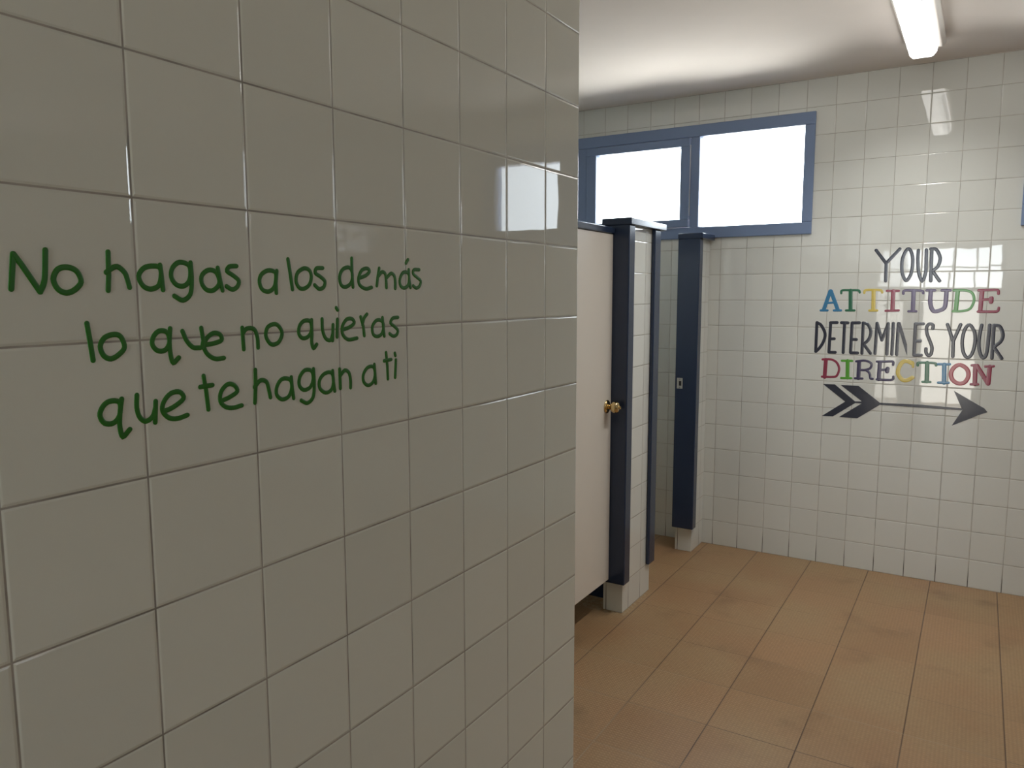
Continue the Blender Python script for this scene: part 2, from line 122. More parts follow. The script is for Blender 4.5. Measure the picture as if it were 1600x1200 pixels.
 ('E', 'navy', [('l',0.0205,"-4418,11607 -4435,10689"), ('l',0.0125,"-4560,11636 -4453,11640 -4345,11645 -4239,11650 -4140,11654 -4043,11663 -3946,11674 -3862,11679 -3802,11669 -3774,11640 -3770,11596 -3776,11546 -3778,11499"), ('l',0.0125,"-4413,11193 -4057,11228"), ('l',0.0205,"-4029,11281 -4046,11125"), ('l',0.0125,"-4528,10673 -4425,10672 -4322,10670 -4220,10669 -4122,10672 -4022,10676 -3922,10681 -3833,10691 -3768,10709 -3738,10740 -3732,10780 -3737,10824 -3736,10866")]),
 ('C', 'yellow', [('l',0.0205,"-2873,11609 -2930,11640 -2988,11674 -3046,11702 -3104,11717 -3165,11721 -3228,11715 -3288,11695 -3343,11656 -3393,11588 -3440,11497 -3480,11398 -3508,11306 -3524,11226 -3531,11148 -3526,11072 -3507,10998 -3469,10920 -3416,10840 -3355,10769 -3294,10719 -3235,10695 -3173,10691 -3111,10699 -3051,10716 -2995,10742 -2941,10781 -2887,10824 -2833,10864"), ('l',0.0125,"-2861,11677 -2834,11441")]),
 ('T', 'dark_green', [('l',0.0125,"-2614,11520 -2617,11558 -2625,11599 -2623,11635 -2592,11662 -2521,11676 -2422,11680 -2312,11680 -2207,11680 -2104,11682 -1995,11685 -1897,11683 -1826,11674 -1790,11653 -1780,11623 -1780,11590 -1775,11559"), ('l',0.0205,"-2183,11674 -2154,10700"), ('l',0.0125,"-2345,10672 -1991,10682")]),
 ('I', 'blue', [('l',0.0125,"-1692,11630 -1158,11648"), ('l',0.0205,"-1402,11626 -1363,10679"), ('l',0.0125,"-1624,10670 -1161,10684")]),
 ('O', 'pink', [('o',0.0205,"-702,11643 -772,11636 -838,11603 -898,11554 -949,11499 -994,11435 -1033,11358 -1061,11276 -1075,11194 -1075,11111 -1062,11023 -1036,10939 -999,10866 -946,10805 -878,10750 -804,10708 -732,10683 -659,10676 -584,10685 -513,10709 -452,10749 -400,10811 -354,10892 -320,10982 -301,11071 -299,11161 -310,11256 -337,11348 -379,11428 -444,11500 -529,11566 -620,11617")]),
 ('N', 'maroon', [('l',0.0125,"-181,11641 84,11640"), ('l',0.0205,"-26,11625 1,10694"), ('l',0.0205,"43,11628 565,10760"), ('l',0.0205,"596,11606 580,10745"), ('l',0.0125,"404,11613 758,11640"), ('l',0.0125,"-165,10667 141,10686")]),
]
ARROW = [
 ('feather', "-7238,10267 -6621,10279 -5551,9406 -5530,9319 -6641,8482 -7227,8459 -6053,9353"),
 ('feather', "-6324,10262 -5414,10271 -4342,9441 -4334,9284 -5394,8477 -6332,8471 -5224,9306 -5231,9447"),
 ('shaft', "-5583,9404 -5197,9425 -4341,9417 -2324,9458 -487,9405 -481,9305 -2615,9303 -4335,9305 -5224,9310 -5579,9316"),
 ('head', "-895,10291 261,9610 491,9480 640,9294 289,9134 -63,8923 -891,8468 -467,9306 -517,9436"),
]

# ---------------------------------------------------------------- room measures (metres, floor at z = 0)
XL, YE = -0.769, 1.543            # tiled wall beside the camera: its face and its free end
YF, XR, YB, ZC = 4.526, 4.5, -2.6, 2.684
YL = -1.2                          # near end of the wall beside the camera
XC = -2.75                         # back of the cubicles
T, TZ = 0.15, 0.149
PX0, PX1 = -1.485, -1.385          # thickness of the cubicle front

# light portals in the real openings (guide the sky light in, give none of their own)
def portal(x, y, z, sx, sz, rot):
    l = bpy.data.lights.new('window_portal', 'AREA'); l.shape = 'RECTANGLE'; l.size = sx; l.size_y = sz
    l.cycles.is_portal = True
    o = bpy.data.objects.new('window_portal', l); o.location = (x, y, z); o.rotation_euler = rot; C.objects.link(o)
portal(-1.5365, YF + 0.10, 2.183, 1.43, 0.655, (-math.pi / 2, 0, 0))
portal(0.8635, YF + 0.10, 2.183, 1.43, 0.655, (-math.pi / 2, 0, 0))
portal(-0.335, YB - 0.12, 1.05, 1.17, 2.1, (math.pi / 2, 0, 0))
portal(XR + 0.10, 2.5, 2.15, 0.68, 0.38, (math.pi / 2, 0, math.pi / 2))

# ---------------------------------------------------------------- materials
def mat(name):
    m = bpy.data.materials.new(name); m.use_nodes = True
    return m, m.node_tree, m.node_tree.nodes['Principled BSDF']
def plain(name, col, rough=0.5, metal=0.0, noise=0.0, coat=0.0):
    m, t, b = mat(name)
    b.inputs['Base Color'].default_value = (*col, 1); b.inputs['Roughness'].default_value = rough
    b.inputs['Metallic'].default_value = metal; b.inputs['Coat Weight'].default_value = coat
    if noise:
        tc = N(t, 'ShaderNodeTexCoord'); n = N(t, 'ShaderNodeTexNoise'); n.inputs['Scale'].default_value = 9; n.inputs['Detail'].default_value = 4
        mx = N(t, 'ShaderNodeMix', data_type='RGBA'); t.links.new(tc.outputs['Object'], n.inputs['Vector'])
        mx.inputs['A'].default_value = (*[c * (1 - noise) for c in col], 1); mx.inputs['B'].default_value = (*[min(1, c * (1 + noise)) for c in col], 1)
        t.links.new(n.outputs['Fac'], mx.inputs['Factor']); t.links.new(mx.outputs['Result'], b.inputs['Base Color'])
    return m
class G:
    """small expression builder for math nodes"""
    def __init__(s, t): s.t = t
    def m(s, op, a, b=None, c=None):
        n = N(s.t, 'ShaderNodeMath', operation=op)
        for i, v in enumerate((a, b, c)):
            if v is None: continue
            if isinstance(v, (int, float)): n.inputs[i].default_value = v
            else: s.t.links.new(v, n.inputs[i])
        return n.outputs[0]
    def ramp(s, v, a, b, lo=0.0, hi=1.0):
        n = N(s.t, 'ShaderNodeMapRange', interpolation_type='SMOOTHSTEP')
        s.t.links.new(v, n.inputs['Value'])
        for k, q in zip(('From Min', 'From Max', 'To Min', 'To Max'), (a, b, lo, hi)): n.inputs[k].default_value = q
        return n.outputs[0]
    def mix(s, f, a, b):
        n = N(s.t, 'ShaderNodeMix', data_type='RGBA')
        for k, v in (('Factor', f), ('A', a), ('B', b)):
            if isinstance(v, tuple): n.inputs[k].default_value = (*v, 1)
            elif isinstance(v, (int, float)): n.inputs[k].default_value = v
            else: s.t.links.new(v, n.inputs[k])
        return n.outputs['Result']
    def noise(s, vec, scale, detail=2, out='Fac'):
        n = N(s.t, 'ShaderNodeTexNoise'); n.inputs['Scale'].default_value = scale; n.inputs['Detail'].default_value = detail
        s.t.links.new(vec, n.inputs['Vector']); return n.outputs[out]
    def cell(s, u, v, su, sv):
        """distance to nearest joint, local u and v in the tile, random colour of the tile"""
        cu, cv = s.m('DIVIDE', u, su), s.m('DIVIDE', v, sv)
        iu, iv = s.m('FLOOR', cu), s.m('FLOOR', cv)
        fu, fv = s.m('SUBTRACT', cu, iu), s.m('SUBTRACT', cv, iv)
        du = s.m('MULTIPLY', s.m('MINIMUM', fu, s.m('SUBTRACT', 1.0, fu)), su)
        dv = s.m('MULTIPLY', s.m('MINIMUM', fv, s.m('SUBTRACT', 1.0, fv)), sv)
        cx = N(s.t, 'ShaderNodeCombineXYZ'); s.t.links.new(iu, cx.inputs[0]); s.t.links.new(iv, cx.inputs[1])
        wn = N(s.t, 'ShaderNodeTexWhiteNoise', noise_dimensions='3D'); s.t.links.new(cx.outputs[0], wn.inputs['Vector'])
        sc = N(s.t, 'ShaderNodeSeparateColor'); s.t.links.new(wn.outputs['Color'], sc.inputs[0])
        return du, dv, fu, fv, sc.outputs

def wall_tile(name, u0x, u0y, z0, su, sz, col=TILE, grout=GROUT, gw=0.0012, tilt=0.004, dirt=True, rough=0.018, ior=1.62):
    m, t, b = mat(name); g = G(t)
    tc = N(t, 'ShaderNodeTexCoord'); s = N(t, 'ShaderNodeSeparateXYZ'); t.links.new(tc.outputs['Object'], s.inputs[0])
    ge = N(t, 'ShaderNodeNewGeometry'); sn = N(t, 'ShaderNodeSeparateXYZ'); t.links.new(ge.outputs['True Normal'], sn.inputs[0])
    side = g.m('GREATER_THAN', g.m('ABSOLUTE', sn.outputs['X']), 0.5)       # faces looking along x run their joints along y
    ux, uy = g.m('SUBTRACT', s.outputs['X'], u0x), g.m('SUBTRACT', s.outputs['Y'], u0y)
    u = g.m('ADD', g.m('MULTIPLY', ux, g.m('SUBTRACT', 1.0, side)), g.m('MULTIPLY', uy, side))
    v = g.m('SUBTRACT', s.outputs['Z'], z0)
    # joints never run perfectly straight
    wob = g.m('MULTIPLY', g.m('SUBTRACT', g.noise(tc.outputs['Object'], 4.0), 0.5), 0.0016)
    u, v = g.m('ADD', u, wob), g.m('ADD', v, wob)
    du, dv, fu, fv, rc = g.cell(u, v, su, sz)
    d = g.m('MINIMUM', du, dv)
    body = g.ramp(d, gw * 0.7, gw * 1.3)
    shade = g.mix(rc[0], tuple(c * 0.965 for c in col), tuple(min(1, c * 1.02) for c in col))
    gn = g.noise(tc.outputs['Object'], 14.0, 3)
    gcol = g.mix(g.ramp(gn, 0.35, 0.7), grout, tuple(c * 0.6 for c in grout))
    if dirt:   # black grime in the upright joints of the lowest course
        low = g.m('MULTIPLY', g.ramp(s.outputs['Z'], 0.05, 0.14, 1, 0), g.m('LESS_THAN', du, 0.0018))
        gcol = g.mix(g.m('MULTIPLY', low, 0.85), gcol, (0.03, 0.028, 0.025))
        body = g.m('MULTIPLY', body, g.m('SUBTRACT', 1.0, low))
    t.links.new(g.mix(body, gcol, shade), b.inputs['Base Color'])
    t.links.new(g.m('MULTIPLY_ADD', g.m('SUBTRACT', 1.0, body), 0.5, rough), b.inputs['Roughness'])
    b.inputs['IOR'].default_value = ior
    edge = g.m('MULTIPLY', g.ramp(d, gw * 0.6, gw + 0.0030), 0.0009)
    tx = g.m('MULTIPLY', g.m('MULTIPLY', g.m('SUBTRACT', rc[1], 0.5), fu), su * tilt)
    tz = g.m('MULTIPLY', g.m('MULTIPLY', g.m('SUBTRACT', rc[2], 0.5), fv), sz * tilt)
    wave = g.m('MULTIPLY', g.noise(tc.outputs['Object'], 9.0, 1), 0.00016)
    hgt = g.m('ADD', g.m('ADD', edge, wave), g.m('ADD', tx, tz))
    bp = N(t, 'ShaderNodeBump'); bp.inputs['Strength'].default_value = 1.0; bp.inputs['Distance'].default_value = 1.0
    t.links.new(hgt, bp.inputs['Height']); t.links.new(bp.outputs[0], b.inputs['Normal'])
    return m

tile_far = wall_tile('glazed_tile_far', -1.321, 4.526 - 0.15 * 40, 0.0, T, TZ, gw=0.0012, grout=(0.52, 0.50, 0.45))
tile_left = wall_tile('glazed_tile_near', -0.769, 0.3432 - 0.15 * 40, 1.4799 - 0.1504 * 20, 0.15, 0.1504, gw=0.0011, dirt=False, ior=1.5, col=(0.80, 0.83, 0.755))
tile_pier = wall_tile('glazed_tile_pier', -1.385 - 0.15 * 20, 3.499 - 0.15 * 20, 0.0, T, 0.1478, gw=0.0013, col=TILE)

def floor_mat():
    m, t, b = mat('brown_floor_tile'); g = G(t)
    tc = N(t, 'ShaderNodeTexCoord'); s = N(t, 'ShaderNodeSeparateXYZ'); t.links.new(tc.outputs['Object'], s.inputs[0])
    u, v = g.m('ADD', s.outputs['X'], 1.047 + 0.302 * 20), g.m('SUBTRACT', s.outputs['Y'], 2.582 - 0.30 * 20)
    du, dv, fu, fv, rc = g.cell(u, v, 0.302, 0.2985)
    nz = g.noise(tc.outputs['Object'], 2.2, 5); nf = g.noise(tc.outputs['Object'], 60, 3)
    c = g.mix(rc[0], FLOOR_A, FLOOR_B)
    c = g.mix(g.ramp(nz, 0.35, 0.7), c, FLOOR_C)
    c = g.mix(g.m('MULTIPLY', nf, 0.35), c, (0.15, 0.085, 0.045))
    st = g.noise(tc.outputs['Object'], 3.6, 8)                                            # dark worn stains
    c = g.mix(g.ramp(st, 0.56, 0.78, 0, 0.38), c, (0.10, 0.055, 0.028))
    # anti-slip relief: small raised squares about a centimetre apart
    q = math.tau / 0.0125
    rib = g.m('MULTIPLY', g.ramp(g.m('SINE', g.m('MULTIPLY', s.outputs['X'], q)), -0.5, 0.5), g.ramp(g.m('SINE', g.m('MULTIPLY', s.outputs['Y'], q)), -0.5, 0.5))
    c = g.mix(g.m('MULTIPLY', g.m('SUBTRACT', 1.0, rib), 0.16), c, (0.09, 0.05, 0.03))
    ju, jv = g.ramp(du, 0.0014, 0.0026), g.ramp(dv, 0.0008, 0.0020)
    gl = g.noise(tc.outputs['Object'], 1.3, 1)
    gc = g.mix(g.ramp(gl, 0.45, 0.6), (0.10, 0.06, 0.038), (0.40, 0.30, 0.19))
    c = g.mix(ju, g.mix(g.ramp(s.outputs['Y'], 2.3, 2.9), gc, (0.15, 0.09, 0.055)), c)
    c = g.mix(g.m('ADD', jv, g.ramp(s.outputs['Y'], 2.8, 3.3, 0, 0.6)), gc, c)
    # crumbs of mortar along the foot of the cubicle front
    cr = g.m('MULTIPLY', g.m('MULTIPLY', g.ramp(s.outputs['X'], -1.387, -1.345, 1, 0), g.ramp(s.outputs['Y'], 3.62, 3.55)), g.m('MULTIPLY', g.ramp(s.outputs['Y'], 3.24, 3.28), g.ramp(g.noise(tc.outputs['Object'], 55, 2), 0.46, 0.56)))
    c = g.mix(cr, c, (0.42, 0.32, 0.2))
    t.links.new(c, b.inputs['Base Color'])
    t.links.new(g.m('MULTIPLY_ADD', nz, 0.25, 0.30), b.inputs['Roughness'])
    b.inputs['Specular IOR Level'].default_value = 0.4
    h = g.m('ADD', g.m('MULTIPLY', g.m('MINIMUM', ju, jv), 0.0012), g.m('MULTIPLY', rib, 0.0005))
    bp = N(t, 'ShaderNodeBump'); bp.inputs['Strength'].default_value = 0.8; bp.inputs['Distance'].default_value = 1.0
    t.links.new(h, bp.inputs['Height']); t.links.new(bp.outputs[0], b.inputs['Normal'])
    return m
M_floor = floor_mat()
M_ceil = plain('ceiling_plaster', CEIL, 0.9, noise=0.02)
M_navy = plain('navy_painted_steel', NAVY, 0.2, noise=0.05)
M_navyw = plain('blue_painted_window_metal', WNAVY, 0.4)
M_door = plain('cream_laminate', (0.80, 0.76, 0.69), 0.42, noise=0.012)
M_brass = plain('polished_brass', (0.72, 0.55, 0.28), 0.16, 1.0)
M_steel = plain('zinc_plate', (0.62, 0.62, 0.58), 0.35, 0.6)
M_dark = plain('dark_recess', (0.01, 0.01, 0.012), 0.7)
M_lamp_body = plain('white_enamel', (0.74, 0.70, 0.66), 0.45)
M_screw = plain('zinc_screw', (0.3, 0.3, 0.3), 0.4, 0.8)
def paint(name, col, rough, bumpy=0.0):
    m, t, b = mat(name); b.inputs['Base Color'].default_value = (*col, 1); b.inputs['Roughness'].default_value = rough
    return m
M_green = paint('green_paint', (0.018, 0.165, 0.007), 0.4)
VC = dict(charcoal=(0.030, 0.034, 0.056), navy=(0.045, 0.035, 0.10), blue=(0.05, 0.22, 0.42), dark_green=(0.03, 0.16, 0.085),
          yellow=(0.66, 0.52, 0.10), maroon=(0.28, 0.035, 0.075), purple=(0.10, 0.07, 0.17), green=(0.11, 0.34, 0.10),
          bright_green=(0.09, 0.36, 0.03), pink=(0.46, 0.10, 0.13))
M_vinyl = {k: paint(k + '_vinyl', v, 0.16) for k, v in VC.items()}
def glass_mat(name='window_glass', tint=(0.93, 0.95, 0.94, 1)):
    m = bpy.data.materials.new(name); m.use_nodes = True; t = m.node_tree; t.nodes.clear()
    o = N(t, 'ShaderNodeOutputMaterial'); mx = N(t, 'ShaderNodeMixShader'); tr = N(t, 'ShaderNodeBsdfTransparent'); gl = N(t, 'ShaderNodeBsdfGlossy'); fr = N(t, 'ShaderNodeFresnel')
    tr.inputs[0].default_value = tint; gl.inputs['Roughness'].default_value = 0.03; fr.inputs[0].default_value = 1.3
    t.links.new(fr.outputs[0], mx.inputs[0]); t.links.new(tr.outputs[0], mx.inputs[1]); t.links.new(gl.outputs[0], mx.inputs[2]); t.links.new(mx.outputs[0], o.inputs[0])
    return m
M_glass = glass_mat()
M_tint = glass_mat('satin_window_glass', (0.72, 0.74, 0.74, 1))
M_smoke = glass_mat('smoked_door_glass', (0.66, 0.66, 0.64, 1))
def lamp_mat():
    m, t, b = mat('prismatic_diffuser_lit'); g = G(t)
    b.inputs['Base Color'].default_value = (0.85, 0.86, 0.85, 1); b.inputs['Roughness'].default_value = 0.25
    b.inputs['Emission Color'].default_value = (1.0, 0.98, 0.95, 1); b.inputs['Emission Strength'].default_value = LAMP
    return m
M_lamp = lamp_mat()
M_ribs = plain('clear_prism_plastic', (0.72, 0.73, 0.74), 0.2)

# ---------------------------------------------------------------- mesh helpers
def box(bm, x0, x1, y0, y1, z0, z1):
    vs = [bm.verts.new((x, y, z)) for z in (z0, z1) for y in (y0, y1) for x in (x0, x1)]
    for f in ((0, 2, 3, 1), (4, 5, 7, 6), (0, 1, 5, 4), (2, 6, 7, 3), (0, 4, 6, 2), (1, 3, 7, 5)): bm.faces.new([vs[i] for i in f])
def obj(name, bm, m, parent=None, bevel=0.0, smooth=False, seg=2):
    bmesh.ops.recalc_face_normals(bm, faces=bm.faces)
    me = bpy.data.meshes.new(name)
    if parent is not None:                       # vertices are written in room coordinates
        bm.transform(Matrix.Translation(-parent_loc(parent)))
    bm.to_mesh(me); bm.free(); me.materials.append(m)
    o = bpy.data.objects.new(name, me); C.objects.link(o)
    if parent is not None: o.parent = parent
    if smooth:
        for p in me.polygons: p.use_smooth = True
    if bevel:
        b = o.modifiers.new('bevel', 'BEVEL'); b.width = bevel; b.segments = seg; b.limit_method = 'ANGLE'; b.harden_normals = False
    return o
def parent_loc(p):
    v = Vector(p.location)
    while p.parent: p = p.parent; v += Vector(p.location)
    return v
def boxes(name, m, lst, parent=None, bevel=0.0):
    bm = bmesh.new()
    for b in lst: box(bm, *b)
    return obj(name, bm, m, parent, bevel)
def struct(o):
    o['kind'] = 'structure'; return o
def tag(o, label, cat, group=None):
    o['label'] = label; o['category'] = cat
    if group: o['group'] = group
    return o
def empty(name, loc):
    o = bpy.data.objects.new(name, None); o.empty_display_size = 0.1; o.location = loc; C.objects.link(o); return o
def lathe(bm, prof, origin, axis='X', n=32):
    rings = []
    for a, r in prof:
        ring = []
        for k in range(n):
            c, s = math.cos(math.tau * k / n) * r, math.sin(math.tau * k / n) * r
            ring.append(bm.verts.new((origin[0] + a, origin[1] + c, origin[2] + s) if axis == 'X' else (origin[0] + c, origin[1] + a, origin[2] + s)))
        rings.append(ring)
    for A, B in zip(rings, rings[1:]):
        for k in range(n): bm.faces.new((A[k], A[(k + 1) % n], B[(k + 1) % n], B[k]))
    bm.faces.new(rings[0]); bm.faces.new(rings[-1])

# ---------------------------------------------------------------- the shell
struct(boxes('floor', M_floor, [(XC - 0.15, XR + 0.15, YB - 0.6, YF + 0.15, -0.12, 0)]))
struct(boxes('ceiling', M_ceil, [(XC - 0.15, XR + 0.15, YB - 0.15, YF + 0.15, ZC, ZC + 0.12)]))
W1 = (-2.253, -0.820, 1.855, 2.511); W2 = (0.145, 1.455, 1.855, 2.511)
struct(boxes('wall_far', tile_far, [
    (XC - 0.15, XR + 0.15, YF, YF + 0.14, 0, W1[2]), (XC - 0.15, XR + 0.15, YF, YF + 0.14, W1[3], ZC),
    (XC - 0.15, W1[0], YF, YF + 0.14, W1[2], W1[3]), (W1[1], W2[0], YF, YF + 0.14, W1[2], W1[3]), (W2[1], XR + 0.15, YF, YF + 0.14, W1[2], W1[3])]))
struct(boxes('wall_left', tile_left, [(-0.92, XL, YL, YE, 0, ZC)], bevel=0.002))
struct(boxes('wall_partition', tile_pier, [(XC, -0.92, YE - 0.12, YE, 0, ZC), (XC, -0.92, YL, YL + 0.12, 0, ZC)]))
struct(boxes('wall_cubicle', tile_pier, [(XC - 0.12, XC, YB - 0.14, YF, 0, ZC)]))
RW = (2.16, 2.84, 1.96, 2.34)      # small barred window in the right-hand wall
struct(boxes('wall_right', tile_pier, [
    (XR, XR + 0.14, YB, YF, 0, 1.9), (XR, XR + 0.14, YB, YF, 2.5, ZC), (XR, XR + 0.14, RW[0], RW[1], 1.9, RW[2]), (XR, XR + 0.14, RW[0], RW[1], RW[3], 2.5),
    (XR, XR + 0.14, YB, RW[0], 1.9, 2.5), (XR, XR + 0.14, RW[1], YF, 1.9, 2.5)]))
D0, D1, DZ = -0.92, 0.25, 2.17     # entrance behind the photographer
struct(boxes('wall_back', tile_pier, [
    (XC, D0, YB - 0.14, YB, 0, ZC), (D1, XR + 0.15, YB - 0.14, YB, 0, ZC), (D0, D1, YB - 0.14, YB, DZ, ZC)]))

def framebars(x0, x1, y0, y1, z0, z1, b, bl=None, bt=None):
    bl = bl or b; bt = bt or b
    return [(x0, x1, y0, y1, z1 - bt, z1), (x0, x1, y0, y1, z0, z0 + b), (x0, x0 + bl, y0, y1, z0 + b, z1 - bt), (x1 - b, x1, y0, y1, z0 + b, z1 - bt)]
def window(name, x0):
    w = struct(empty(name, (x0 + 0.7165, YF, 1.855)))
    x1 = x0 + 1.433; z0, z1 = 1.855, 2.511
    ys, ye = YF - 0.014, YF + 0.075
    xm0, xm1 = x0 + 0.742, x0 + 0.795
    f = framebars(x0, x1, ys, ye, z0, z1, 0.066, 0.060, 0.068); f.pop(3)
    f += [(x1 - 0.054, x1, ys, ye, z0 + 0.066, z1 - 0.068), (xm0, xm1, ys, ye, z0 + 0.066, z1 - 0.068)]
    boxes('window_frame', M_navyw, f, w, 0.004)
    s0, s1 = x0 + 0.064, xm0 - 0.006
    sy0, sy1 = YF - 0.026, YF + 0.05
    sash = boxes('sash', M_navyw, [(s0, s1, sy0, sy1, 2.392, 2.440), (s0, s1, sy0, sy1, 1.924, 1.970), (s0, x0 + 0.131, sy0, sy1, 1.970, 2.392), (x0 + 0.683, s1, sy0, sy1, 1.970, 2.392)], w, 0.004)
    sash['label'] = 'openable sash standing proud of the blue frame'
    boxes('pane', M_glass, [(x0 + 0.125, x0 + 0.689, YF + 0.010, YF + 0.014, 1.964, 2.398)], sash)
    boxes('pane', M_glass, [(xm1, x1 - 0.05, YF + 0.030, YF + 0.034, z0 + 0.062, z1 - 0.064)], w)
    bm = bmesh.new(); box(bm, xm0 - 0.0045, xm0 - 0.0015, YF - 0.0155, YF - 0.002, 1.99, 2.40)
    obj('highlight_strip', bm, M_highlight, w)
M_highlight = plain('pale_highlight', (0.8, 0.82, 0.85), 0.5)  # pale strip colour stands in for the highlight along the sash gap
window('window_1', W1[0])
w2 = struct(empty('window_2', (0.80, YF, 1.855)))      # two panes with a broad mullion between
boxes('window_frame', M_navyw, framebars(0.145, 1.455, YF - 0.014, YF + 0.075, 1.855, 2.511, 0.10, 0.060, 0.12) + [(0.675, 0.85, YF - 0.014, YF + 0.075, 1.955, 2.391)], w2, 0.004)
boxes('pane', M_glass, [(0.20, 0.68, YF + 0.030, YF + 0.034, 1.95, 2.396)], w2)
boxes('pane', M_tint, [(0.845, 1.36, YF + 0.030, YF + 0.034, 1.95, 2.396)], w2)

w3 = struct(empty('window_3', (XR, (RW[0] + RW[1]) / 2, RW[2])))
boxes('window_frame', M_navyw, [(XR - 0.01, XR + 0.06, RW[0], RW[1], RW[2], RW[2] + 0.02), (XR - 0.01, XR + 0.06, RW[0], RW[1], RW[3] - 0.02, RW[3]), (XR - 0.01, XR + 0.06, RW[0], RW[0] + 0.02, RW[2] + 0.02, RW[3] - 0.02), (XR - 0.01, XR + 0.06, RW[1] - 0.02, RW[1], RW[2] + 0.02, RW[3] - 0.02)], w3)
boxes('bars', M_navyw, [(XR + 0.02, XR + 0.03, RW[0] + 0.02, RW[1] - 0.02, 2.18, 2.20), (XR + 0.02, XR + 0.03, 2.37, 2.39, RW[2] + 0.02, RW[3] - 0.02), (XR + 0.02, XR + 0.03, 2.60, 2.62, RW[2] + 0.02, RW[3] - 0.02)], w3)
# entrance: open doorway below, barred fanlight above
d1 = struct(empty('door_1', ((D0 + D1) / 2, YB, 0)))
boxes('door_frame', M_navy, [(D0, D0 + 0.05, YB - 0.12, YB + 0.01, 0, DZ), (D1 - 0.05, D1, YB - 0.12, YB + 0.01, 0, DZ), (D0 + 0.05, D1 - 0.05, YB - 0.12, YB + 0.01, DZ - 0.05, DZ), (D0 + 0.05, D1 - 0.05, YB - 0.12, YB + 0.01, 1.56, 1.62)], d1)
boxes('fanlight_bars', M_navy, [(D0 + 0.05, D1 - 0.05, YB - 0.06, YB - 0.04, 1.86, 1.88)] + [(x, x + 0.022, YB - 0.06, YB - 0.04, 1.62, DZ - 0.05) for x in (-0.64, -0.36, -0.08)], d1)
boxes('side_panel', M_door, [(D0 + 0.05, -0.62, YB - 0.08, YB - 0.04, 0, 1.56), (-0.02, D1 - 0.05, YB - 0.08, YB - 0.04, 0, 1.56)], d1)
boxes('door_leaf', M_smoke, [(-0.62, -0.02, YB - 0.066, YB - 0.058, 0.02, 1.56)], d1)
boxes('pane', M_glass, [(D0 + 0.05, D1 - 0.05, YB - 0.035, YB - 0.031, 1.62, DZ - 0.05)], d1)

# ---------------------------------------------------------------- cubicle fronts
ZP = 1.838
def channel(y0, y1, z0, z1, open_at):
    """steel channel wrapped round the end of a tiled pier; open_at +1: flanges point to +y"""
    b = []
    if open_at > 0: b = [(-1.497, -1.363, y0, y0 + 0.034, z0, z1), (-1.497, PX0 - 0.001, y0 + 0.034, y1, z0, z1), (PX1 + 0.001, -1.363, y0 + 0.034, y1, z0, z1)]
    else: b = [(-1.497, -1.363, y1 - 0.024, y1, z0, z1), (-1.497, PX0 - 0.001, y0, y1 - 0.024, z0, z1), (PX1 + 0.001, -1.363, y0, y1 - 0.024, z0, z1)]
    return b
def chan(name, par, x0, x1, y0, y1, z0, z1, front):
    """the channel as one bevelled U profile extruded upward"""
    t = 0.034 if front else 0.022
    if front: pr = [(x0, y0), (x1, y0), (x1, y1), (PX1 + 0.0015, y1), (PX1 + 0.0015, y0 + t), (PX0 - 0.0015, y0 + t), (PX0 - 0.0015, y1), (x0, y1)]
    else: pr = [(x0, y1), (x0, y0), (PX0 - 0.0015, y0), (PX0 - 0.0015, y1 - t), (PX1 + 0.0015, y1 - t), (PX1 + 0.0015, y0), (x1, y0), (x1, y1)]
    bm = bmesh.new()
    lo = [bm.verts.new((x, y, z0)) for x, y in pr]; hi = [bm.verts.new((x, y, z1)) for x, y in pr]
    n = len(pr)
    for k in range(n): bm.faces.new((lo[k], lo[(k + 1) % n], hi[(k + 1) % n], hi[k]))
    bm.faces.new(lo); bm.faces.new(hi)
    return obj(name, bm, M_navy, par, 0.010, seg=4)

p1 = tag(empty('cubicle_pier', (-1.435, 3.46, 0)), 'wider tiled pier beside the cream door, with navy steel edges and a cap', 'partition')
boxes('tiled_core', tile_pier, [(PX0, PX1, 3.286, 3.634, 0, ZP)], p1, 0.0015)
chan('corner_channel', p1, -1.497, -1.362, 3.25, 3.318, 0.153, ZP, True)
chan('corner_channel', p1, -1.497, -1.365, 3.578, 3.657, 0.153, ZP, False)
boxes('cap', M_navy, [(-1.499, -1.353, 3.249, 3.70, ZP, 1.869)], p1, 0.003)
p2 = tag(empty('cubicle_pier', (-1.435, 4.41, 0)), 'narrow navy-edged pier standing against the far tiled wall under the window', 'partition')
boxes('tiled_core', tile_pier, [(PX0, PX1, 4.316, YF - 0.001, 0, ZP)], p2, 0.0015)
chan('corner_channel', p2, -1.495, -1.368, 4.28, 4.342, 0.146, ZP, True)
boxes('cap', M_navy, [(-1.497, -1.352, 4.279, YF - 0.016, ZP, 1.869)], p2, 0.003)
# strike plate with its slot and two screws
sp_ = boxes('strike_plate', M_steel, [(-1.483, -1.449, 4.2775, 4.2799, 0.980, 1.042)], p2, 0.0008)
sp_['label'] = 'small zinc strike plate'
boxes('latch_slot', M_dark, [(-1.470, -1.456, 4.2769, 4.2776, 0.997, 1.025)], sp_)
for z in (0.987, 1.035):
    bm = bmesh.new(); lathe(bm, [(-0.0008, 0.003), (0.0, 0.0035)], (-1.466, 4.2775, z), 'Y', 12); obj('screw', bm, M_screw, sp_)
p0 = struct(empty('wall_front', (-1.435, 2.1, 0)))
boxes('tiled_core', tile_pier, [(PX0, PX1, YE + 0.001, 2.595, 0, ZP)], p0)
chan('corner_channel', p0, -1.497, -1.365, 2.55, 2.622, 0.153, ZP, False)
boxes('cap', M_navy, [(-1.503, -1.353, YE + 0.001, 2.66, ZP, 1.869)], p0, 0.003)
